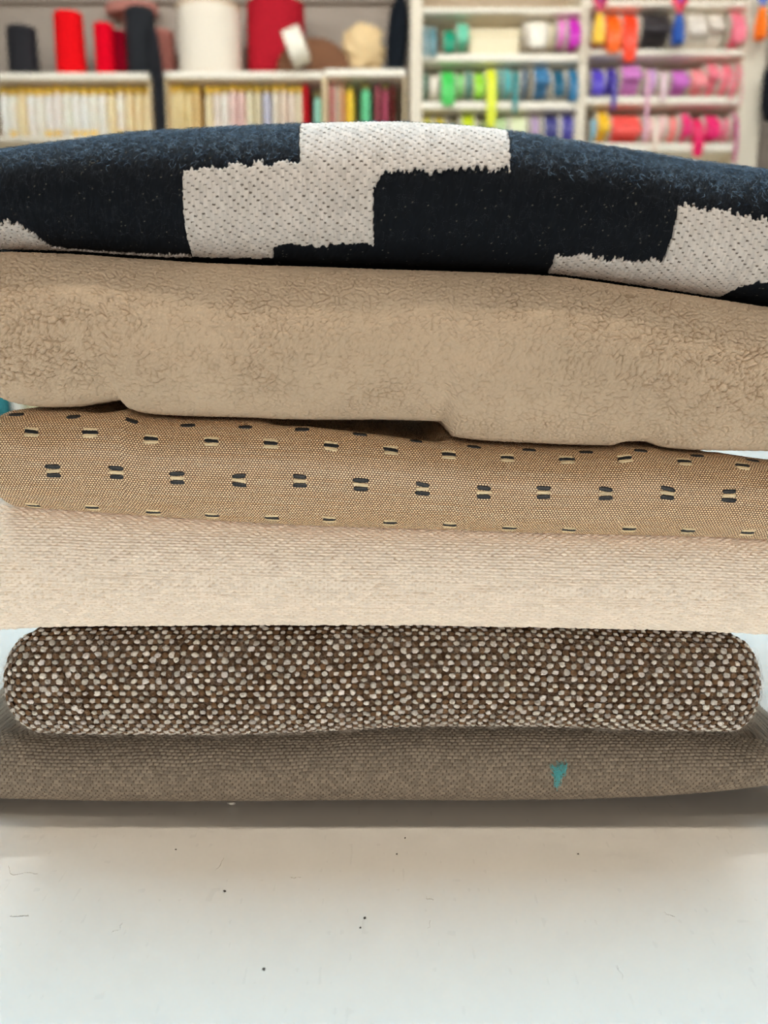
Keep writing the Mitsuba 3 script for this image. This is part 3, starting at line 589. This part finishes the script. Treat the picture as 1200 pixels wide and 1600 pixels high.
# --- tweed
P, N, u, v = cloth_grid(px_x(-5, YF['tweed'] + .006, 1065), px_x(1198, YF['tweed'] + .006, 1065), 340, lambda x: cream_zb(x) - .0022, lambda x: tweed_zb(x), YF['tweed'], RB['tweed'], BACK, 50, ends=(0.0135, 0.0115), ep=(2.0, 2.1), seed=2)
tw = put('tweed_fabric', grid_mesh(P - N * 0.0005), 'cloth', C(66, 45, 28), True, label='brown and pale grey speckled wool tweed, folded, between cream and grey-brown fabrics', cat='folded fabric', group='folded fabrics in the stack')
TWEED = (P, N, u, v)
def nubs():
    r = RS(11); WU, WV = 0.00196, 0.00212
    balls = [trimesh.creation.icosphere(subdivisions=n) for n in (1, 2)]
    from scipy.spatial import cKDTree
    half = (P.shape[0] + 2) // 2
    light, dark = ([], []), ([], [])
    vmax = 0.034
    rows = np.arange(-int(vmax / WV), int(vmax / WV) + 1)
    nvx, nux = P.shape[:2]
    order = np.r_[np.arange(half, nvx), np.arange(0, half)]          # from the lowest v to the highest
    vv, PP, NN = v[order], P[order], N[order]
    xs = u[0]
    for rj in rows:
        us = np.arange(xs[0], xs[-1], WU)
        for ci, uu in enumerate(us):
            lit = (ci + rj) % 2 == 0
            uq = uu + r.normal() * 0.00016; vq = rj * WV + r.normal() * 0.00012 + 0.0004 * math.sin(uu * 60)
            k = int(np.clip(round((uq - xs[0]) / (xs[1] - xs[0])), 0, nux - 1))
            s = np.searchsorted(vv[:, k], vq)
            if s <= 0 or s >= nvx - 1: continue
            p, nrm = PP[s, k], NN[s, k]
            if p[1] > 0.0035 or np.linalg.norm(nrm) < 0.5: continue
            e1 = PP[s, min(k + 1, nux - 1)] - PP[s, max(k - 1, 0)]; e1 /= np.linalg.norm(e1) + 1e-12
            e2 = np.cross(nrm, e1)
            th = r.normal() * 0.25; f1, f2 = e1 * math.cos(th) + e2 * math.sin(th), e2 * math.cos(th) - e1 * math.sin(th)
            sz = r.uniform(0.82, 1.15); bk = balls[int(lit and p[1] < -0.004)]; bv, bf = np.array(bk.vertices), np.array(bk.faces)
            ru, rv, rn = (0.00106 * sz, 0.00086 * sz * r.uniform(.8, 1.1), 0.00055) if lit else (0.00110, 0.00105, 0.00042)
            bb = bv * (1 + 0.34 * (noise(bv * 2.2 + r.uniform(0, 90, 3)) - .5)[:, None] * 2)
            q = p + bb[:, :1] * ru * f1 + bb[:, 1:2] * rv * f2 + bb[:, 2:] * rn * nrm
            st = light if lit else dark
            cc = (C(236, 230, 224) * r.uniform(0.58, 1.05) * np.array([1, r.uniform(.97, 1.01), r.uniform(.93, 1.0)])) if lit else C(104, 78, 54) * r.uniform(0.6, 1.25)
            stripe = 0.62 + 0.66 * noise(np.stack([bb[:, 0] * 1.2, bb[:, 1] * 7 + bb[:, 0] * 3, 0 * bb[:, 0] + r.uniform(0, 90)], -1))
            st[0].append((q, bf)); st[1].append(cc * stripe[:, None])
    for st, nm, lb in ((light, 'pale_yarn', 'pale grey yarn nubs'), (dark, 'brown_yarn', 'brown yarn nubs')):
        put(nm, join(st[0]), 'cloth', np.vstack(st[1]), True, parent=tw, label=lb, kind='stuff')
nubs()
r_ = RS(5)
near = (P[..., 1] < -0.002)
F_ = fibres(P + N * 0.0004, N, near, 5000, 0.0032, 0.000032, 21, lift=0.35, seg=6, curl=1.6)
put('loose_fibre', F_, 'cloth', C(170, 158, 146), False, parent=tw, label='fine curly wool fibres', kind='stuff')
# --- cream canvas
P, N, u, v = cloth_grid(px_x(-110, 0, 900), px_x(1330, 0, 900), 820, lambda x: silk_zb(x) - GAP, lambda x: cream_zb(x), YF['cream'], RB['cream'], BACK, 115, ends=(0.016, 0.016), seed=3)
a, b, i, j = brick(u, v, 0.00250, 0.00093, 0.20, 2)
m = np.clip(1 - np.abs(a) ** 2.4, 0, 1) ** .7 * np.clip(1 - np.abs(b) ** 2.0, 0, 1) ** .6
hgt = 0.00052 * m * (0.6 + 0.8 * rnd(i, j))
pin = (rnd(i, j, 7) > 0.86) * np.exp(-((np.abs(a) - 1) / .12) ** 2 - (b / .55) ** 2)
P = P + N * ((hgt - 0.0006 * pin) * (P[..., 1] < 0.03))[..., None]
tone = 0.90 + 0.13 * rnd(i, j, 3)
warp = np.clip(((np.abs(a) ** 2.6 + np.abs(b) ** 2.6) ** (1 / 2.6) - 0.92) / 0.15, 0, 1)  # darker cell edges stand in for shade between the yarns
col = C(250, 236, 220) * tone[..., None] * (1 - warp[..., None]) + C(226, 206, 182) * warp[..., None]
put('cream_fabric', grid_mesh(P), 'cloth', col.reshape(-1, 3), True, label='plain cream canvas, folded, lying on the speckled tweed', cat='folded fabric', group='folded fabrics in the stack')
# --- silk with dashes
def silk_fix(X, Y, Z, V):
    """The upper ply sinks behind its fold where the suede above stands clear of it."""
    w = np.clip((X - px_x(405, 0, 660)) / .008, 0, 1) * np.clip((px_x(705, 0, 680) - X) / .006, 0, 1) + np.clip((X - px_x(118, 0, 640)) / .006, 0, 1) * np.clip((px_x(195, 0, 640) - X) / .005, 0, 1)
    d = np.clip(Y - YF['silk'] - RB['silk'] * .55, 0, None)
    return np.where(V > 0, Z - w * np.minimum(.0042, .20 * d), Z)
P, N, u, v = cloth_grid(px_x(-36, YF['silk'] + .004, 720), px_x(1290), 380, lambda x: np.minimum(silk_zt(x), tan_zb(x) - .0010), lambda x: silk_zb(x), YF['silk'], RB['silk'], lambda x: BACK - (BACK - .014) * np.clip((x - px_x(1080)) / .004, 0, 1), 80, ends=(0.010, 0.014), seed=4, wave=0.0005, zfix=silk_fix)
sk = put('gold_fabric', grid_mesh(P), 'silk', None, True, uv=np.stack([u, v], -1).reshape(-1, 2), label='golden brown woven fabric with rows of black dashes, folded, below the suede', cat='folded fabric', group='folded fabrics in the stack')
SILK = (P, N, u, v)
# --- suede
def tan_fix(X, Y, Z, V):
    """Behind the front fold the lower plies reach down to the golden fabric, except near the open ends."""
    zl = silk_zt(X) + GAP + 0.0006
    w = np.clip((Y - YF['tan'] - RB['tan'] - 0.022) / 0.020, 0, 1); w = w * w * (3 - 2 * w)
    w *= np.clip((X - px_x(112, 0, 630)) / 0.006, 0, 1) * np.clip((px_x(1098, .01, 705) - X) / 0.004, 0, 1)
    w = np.where((V < 0), w, 0)
    return np.where(w > 0, Z * (1 - w) + np.minimum(zl, Z) * w, Z)
P, N, u, v = cloth_grid(px_x(-80, YF['tan'] + .008, 500), px_x(1330), 860, tan_zt, tan_zb, YF['tan'], RB['tan'], BACK, 150, ends=(0.014, 0.020), n=2.5, seed=5, wave=0.0012, zfix=tan_fix)
nap, crack = pile(u, v, 1)
P = P + N * np.where(P[..., 1] < 0.03, nap, 0)[..., None]
col = C(200, 178, 153) * (0.93 + 0.14 * fbm(np.stack([u * 40, v * 60, 0 * u], -1), 3, 12))[..., None]
col = col * (1 - .6 * crack[..., None]) + C(136, 106, 78) * .6 * crack[..., None]
put('suede_fabric', grid_mesh(P), 'cloth', col.reshape(-1, 3), True, label='thick tan suede fabric with a crackled surface, folded, under the black and white one', cat='folded fabric', group='folded fabrics in the stack')
# --- black and white on top
P, N, u, v = cloth_grid(px_x(-85), px_x(1310), 1000, top_zt, lambda x: tan_zt(x) + GAP + .0006, YF['top'], RB['top'], BACK, 130, ends=(0.020, 0.020), n=2.15, seed=6, wave=0.0008)
TOP = (P, N, u, v)

# white blocks of the pattern, as corners (u, v) in millimetres on the fabric
BLOCKS = [[(-24, 24.6), (-23, 4.6), (-54.6, 3.2), (-56.8, -27), (-32.3, -27), (-31.5, -19), (-2.7, -18.4), (-2.7, -2.5), (0.3, 1.0), (34.4, 3.8), (35, 24.6)],
    [(-150, -9.0), (-101.5, -9.4), (-99, -15.6), (-97, -24), (-90, -26.6), (-57, -25.9), (-57, -29), (-86, -31), (-150, -31)],
    [(80.2, 1.8), (150, 1.3), (150, -16), (107.5, -16.6), (102, -22), (101, -36), (49.6, -36), (48.6, -18), (78.6, -14.6)],
    [(36, 22.5), (52, 22.6), (56, 24.8), (60, 24.8), (62, 22.4), (82, 21.5), (97, 23.2), (97, 44), (36, 44)],
    [(-90, 30), (-58, 30), (-58, 52), (-90, 52)], [(-32, 38), (2, 38), (2, 52), (-26, 52), (-26, 64), (-60, 64), (-60, 57), (-32, 57)], [(18, 52), (48, 52), (48, 66), (76, 66), (76, 86), (18, 86)], [(-112, 62), (-82, 62), (-82, 84), (-112, 84)], [(-48, 74), (-14, 74), (-14, 98), (-48, 98)], [(90, 58), (118, 58), (118, 80), (90, 80)]]
import shapely
pitch, fl = 0.00112, 0.0026
ci = np.floor(u / pitch + 0.10 * np.sin(v * 900))
ph = v / fl + ci * 0.335 + 0.3 * noise(np.stack([u * 150, v * 150, 0 * u], -1), 3)
fu = 2 * (u / pitch + 0.10 * np.sin(v * 900) - ci) - 1; fp = ph - np.floor(ph)
jag = (rnd(ci, 0 * ci, 4) - .5) * 0.0022 + 0.0012 * (1 - np.abs(fu)) + 0.0012 * (noise(np.stack([u * 160, 0 * u, 0 * u], -1), 5) - .5)
edge = 0.0005 * (noise(np.stack([v * 900, u * 30, 0 * u], -1), 6) - .5)
pts = shapely.points((u + edge).ravel() * 1000, (v - jag).ravel() * 1000)
which = np.full(u.shape, -1)
for k, poly in enumerate(BLOCKS):
    g = shapely.Polygon(poly); shapely.prepare(g)
    which[shapely.contains(g, pts).reshape(u.shape)] = k
which[P[..., 1] > 0.10] = -1
white = which >= 0
nbr = white.copy()
for sh, ax in ((1, 0), (-1, 0), (1, 1), (-1, 1)): nbr &= np.roll(white, sh, ax)
cord = 0.00010 * np.cos(u / 0.0009 * 2 * np.pi) * np.cos(v / 0.0014 * np.pi + ci)
rough = 0.00022 * (fbm(np.stack([u * 1400, v * 900, 0 * u], -1), 2, 3) - .5)
Pb = P + N * np.where(white, -0.00035, cord + rough)[..., None]
speck = (rnd(np.arange(u.shape[0])[:, None] + 0 * ci, np.arange(u.shape[1])[None] + 0 * ci, 9) > 0.9972) & ~white
colb = np.where(speck[..., None], C(120, 116, 104), C(9, 14, 21) * (0.8 + 0.4 * noise(np.stack([u * 1500, v * 500, 0 * u], -1), 8))[..., None])
ck = put('checked_fabric', grid_mesh(Pb), 'navy_cloth', colb.reshape(-1, 3), True, label='black fabric with stepped white blocks, folded, on top of the stack', cat='folded fabric', group='folded fabrics in the stack')
dot = (np.abs(fp - 0.5) > 0.442) & (np.abs(fu) < 0.68)
bulge = np.clip(1 - fu ** 2, 0, 1) ** .5 * np.clip(1 - (2 * fp - 1) ** 6, 0, 1) ** .5
hw = 0.00008 + 0.00042 * bulge * (0.8 + 0.4 * rnd(ci, np.floor(ph)))
Pw = P + N * np.where(nbr, hw, -0.00045)[..., None]
colw = np.where(dot[..., None], C(78, 64, 52), C(216, 207, 200) * (0.84 + 0.17 * rnd(ci, np.floor(ph), 2) + 0.12 * (noise(np.stack([u * 4000, v * 500, 0 * u], -1), 8) - .5))[..., None])
F = grid_faces(P.shape[0], P.shape[1], True)
for k in range(len(BLOCKS)):
    sel = (which.ravel()[F] == k).all(1)
    if not sel.any(): continue
    f = F[sel]; used, inv = np.unique(f, return_inverse=True)
    put('white_block', (Pw.reshape(-1, 3)[used], inv.reshape(-1, 3)), 'cloth', colw.reshape(-1, 3)[used], True, parent=ck, label='white woven block')
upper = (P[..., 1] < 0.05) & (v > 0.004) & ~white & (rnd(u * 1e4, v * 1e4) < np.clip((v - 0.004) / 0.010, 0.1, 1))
put('fuzz', fibres(Pb, N, upper, 9000, 0.0017, 0.000042, 31, lift=0.40, seg=4, curl=1.2), 'navy_cloth', C(44, 62, 82), False, parent=ck, label='short fuzzy fibres', kind='stuff')  # blue tint of the upper fuzz paints in the cool sheen of light
put('fuzz', fibres(Pb, N, upper, 9000, 0.0014, 0.000040, 33, lift=0.45, seg=4, curl=1.2), 'navy_cloth', C(132, 158, 184), False, parent=ck, label='fuzzy fibres with a painted pale blue sheen', kind='stuff')  # pale blue sheen put into the fibre colour
put('fuzz', fibres(Pb, N, (P[..., 1] < 0.03) & ~white & (np.abs(v) < 0.016), 1500, 0.0020, 0.000030, 32, lift=0.3, seg=5, curl=1.8), 'navy_cloth', C(60, 64, 72), False, parent=ck, kind='stuff')

# ------------------------------------------------------------------ woven dashes of the golden fabric
def grid_point(G, uu, vv):
    """Point, normal and the direction along u of a cloth grid at (u, v) in metres."""
    P, N, u, v = G
    k = int(np.argmin(np.abs(u[0] - uu))); s = int(np.argmin(np.abs(v[:, k] - vv)))
    e = P[s, min(k + 1, P.shape[1] - 1)] - P[s, max(k - 1, 0)]; e = e / np.linalg.norm(e)
    off = (uu - u[0, k]) * e + (vv - v[s, k]) * np.cross(N[s, k], e)
    return P[s, k] + off, N[s, k], e
ib = trimesh.creation.icosphere(subdivisions=2)
def dash(G, uu, vv, w, h, color, seed, parent):
    r = RS(seed); p, n, e = grid_point(G, uu, vv)
    up = np.cross(n, e); up = up if up[2] > 0 or abs(up[2]) < .2 else -up
    b = np.array(ib.vertices); b = np.sign(b) * np.abs(b) ** [0.5, 0.62, 0.8]
    b = b * (1 + 0.16 * (noise(b * 3 + r.uniform(0, 50, 3)) - .5)[:, None] * 2)
    tilt = r.normal() * 0.06
    x, y = b[:, 0] * w / 2, b[:, 1] * h / 2 + b[:, 0] * tilt * w / 2
    put('dash', (p + x[:, None] * e + y[:, None] * up + b[:, 2:] * n * 0.00030, np.array(ib.faces)), 'satin', color * r.uniform(.85, 1.15), True, parent=parent, label='black dash' if color[0] < .1 else 'cream dash')
BLACK, CREAM = C(22, 24, 28), C(222, 200, 160)
sd = 100
for kcol in range(-1, 14):
    for u0, step, vrow, kind in ((-98.0, 18.24, lambda x: -1.6 + (x + 98) * 0.0175, 'bcb'), (-104.5, 17.72, lambda x: 10.0 + (x + 104) * 0.0115, 'cbc'), (-107.2, 18.2, lambda x: -15.0 + (x + 107) * 0.021, 'cbc'), (-110.6, 17.2, lambda x: 16.3, 'b')):
        uu = u0 + step * kcol + RS(sd).normal() * 0.25
        if not -117 < uu < 124: continue
        vv = vrow(uu) + RS(sd + 1).normal() * 0.15
        rows = {'bcb': ((1.30, 'b', 1.35), (0, 'c', 1.1), (-1.30, 'b', 1.35)), 'cbc': ((1.05, 'c', 0.9), (0.1, 'b', 1.25), (-0.95, 'c', 1.1)), 'b': ((0, 'b', 1.6),)}[kind]
        for dv, c, hh in rows:
            sd += 3
            dash(SILK, uu / 1000, (vv + dv) / 1000, 0.0042 + RS(sd).normal() * 0.0002, hh / 1000, BLACK if c == 'b' else CREAM, sd, sk)

# ------------------------------------------------------------------ tuft, lint and dust
def tuft(name, G, px, arms, n, color, label, rad=0.00007):
    Pg, Ng = G[0], G[1]
    q = project(Pg); q[(Pg[..., 1] > 0.02)] = 1e6
    k = np.unravel_index(np.argmin(np.hypot(q[..., 0] - px[0], q[..., 1] - px[1])), q.shape[:2])
    p, nn = Pg[k], Ng[k]; e = np.array([1.0, 0, 0]); up = np.cross(nn, e); up = up if up[2] > 0 else -up
    r = RS(77); paths = []
    for (x0, y0, x1, y1, w) in arms:
        for _ in range(n):
            a = np.array([x0, y0]) + r.normal(size=2) * w; b = np.array([x1, y1]) + r.normal(size=2) * w
            t = np.linspace(0, 1, 5)[:, None]; c = a * (1 - t) + b * t + r.normal(size=2) * w * np.sin(t * 3.1)
            paths.append(p + (c[:, :1] * e + c[:, 1:] * up) / 1000 + nn * (0.0005 + 0.0007 * r.uniform() * np.sin(t * 3.1)))
    Pt = np.array(paths)
    put(name, tubes(Pt, np.full(Pt.shape[:2], rad)), 'cloth', color, False, label=label, cat='lint')
tuft('thread_tuft', TAUPE, (871, 1208), [(-2.0, 2.6, .2, .4, .40), (.2, .2, 1.8, 3.6, .75), (1.2, .1, 1.5, 2.8, .7), (.1, .6, -.1, -4.6, .55), (-1.2, .6, .4, -2.2, .5), (-.2, .2, 1.6, -.2, .5)], 14, C(96, 182, 186), 'small turquoise tuft of thread caught on the grey-brown bottom fabric')
tuft('lint_speck', TAUPE, (362, 1252), [(-1.0, -.2, 1.0, .1, .25)], 14, C(240, 238, 230), 'tiny white speck of lint at the lower edge of the grey-brown fabric')
def table_at(px, py):
    d = FWD + np.array([(px - 600) / FPX, 0, 0]) + UP * ((800 - py) / FPX)
    return CAM + d * (TZ - CAM[2]) / d[2]
r_ = RS(8)
for k, (px, py) in enumerate([(351, 1393), (570, 1435), (563, 1450), (412, 1515), (275, 1328), (620, 1335), (903, 1335), (633, 1310)]):
    q = table_at(px, py)
    put('dust_speck', blob(q + [0, 0, .00016], np.array([.0004, .0004, .0002]) * (1.0 if k in (0, 1, 3) else .7), .3, k, 2, 1), 'matte', C(62, 56, 50), True, label='dark dust speck on the table, ' + ['left of the middle and largest of its row', 'near the middle, upper of a close pair', 'near the middle, lower of a close pair', 'nearest to the front edge of the picture', 'left, close to the shadow of the stack', 'in the middle, close to the shadow of the stack', 'right, below the turquoise tuft', 'in the middle, touching the shadow line'][k], cat='dust', group='dust specks on the table')
for k, (px, py, ln, dg, cv) in enumerate([(30, 1432, .0050, 5, .05), (670, 1405, .0028, -30, .5), (30, 1366, .0110, -10, .35), (188, 1450, .0035, 75, .5), (1045, 1430, .0030, -35, .3), (345, 1350, .0060, 80, .1), (970, 1520, .0045, 95, .2), (672, 1445, .0030, 80, .2), (462, 1372, .0030, 5, .2)]):
    q = table_at(px, py); t = np.linspace(-.5, .5, 9); a = math.radians(dg)
    X, Yv = t * ln, cv * ln * (t ** 2 * 2 + .25 * np.sin(t * 9))
    pp = q + np.stack([X * math.cos(a) - Yv * math.sin(a), X * math.sin(a) + Yv * math.cos(a), 0 * t + .00006], -1)
    put('lint_hair', tubes(pp[None], np.full((1, 9), .00005 if k else .00009)), 'matte', C(150, 140, 128) if k else C(100, 90, 80), False, label='stray hair on the table, ' + ['short and dark at the left edge', 'curled, right of the middle', 'longest, wavy at the far left', 'upright hook, left', 'short and slanted at the right', 'long upright, left of the middle', 'upright near the front right', 'small upright, right of the middle', 'tiny flat one, left of the middle'][k], cat='hair', group='stray hairs on the table')
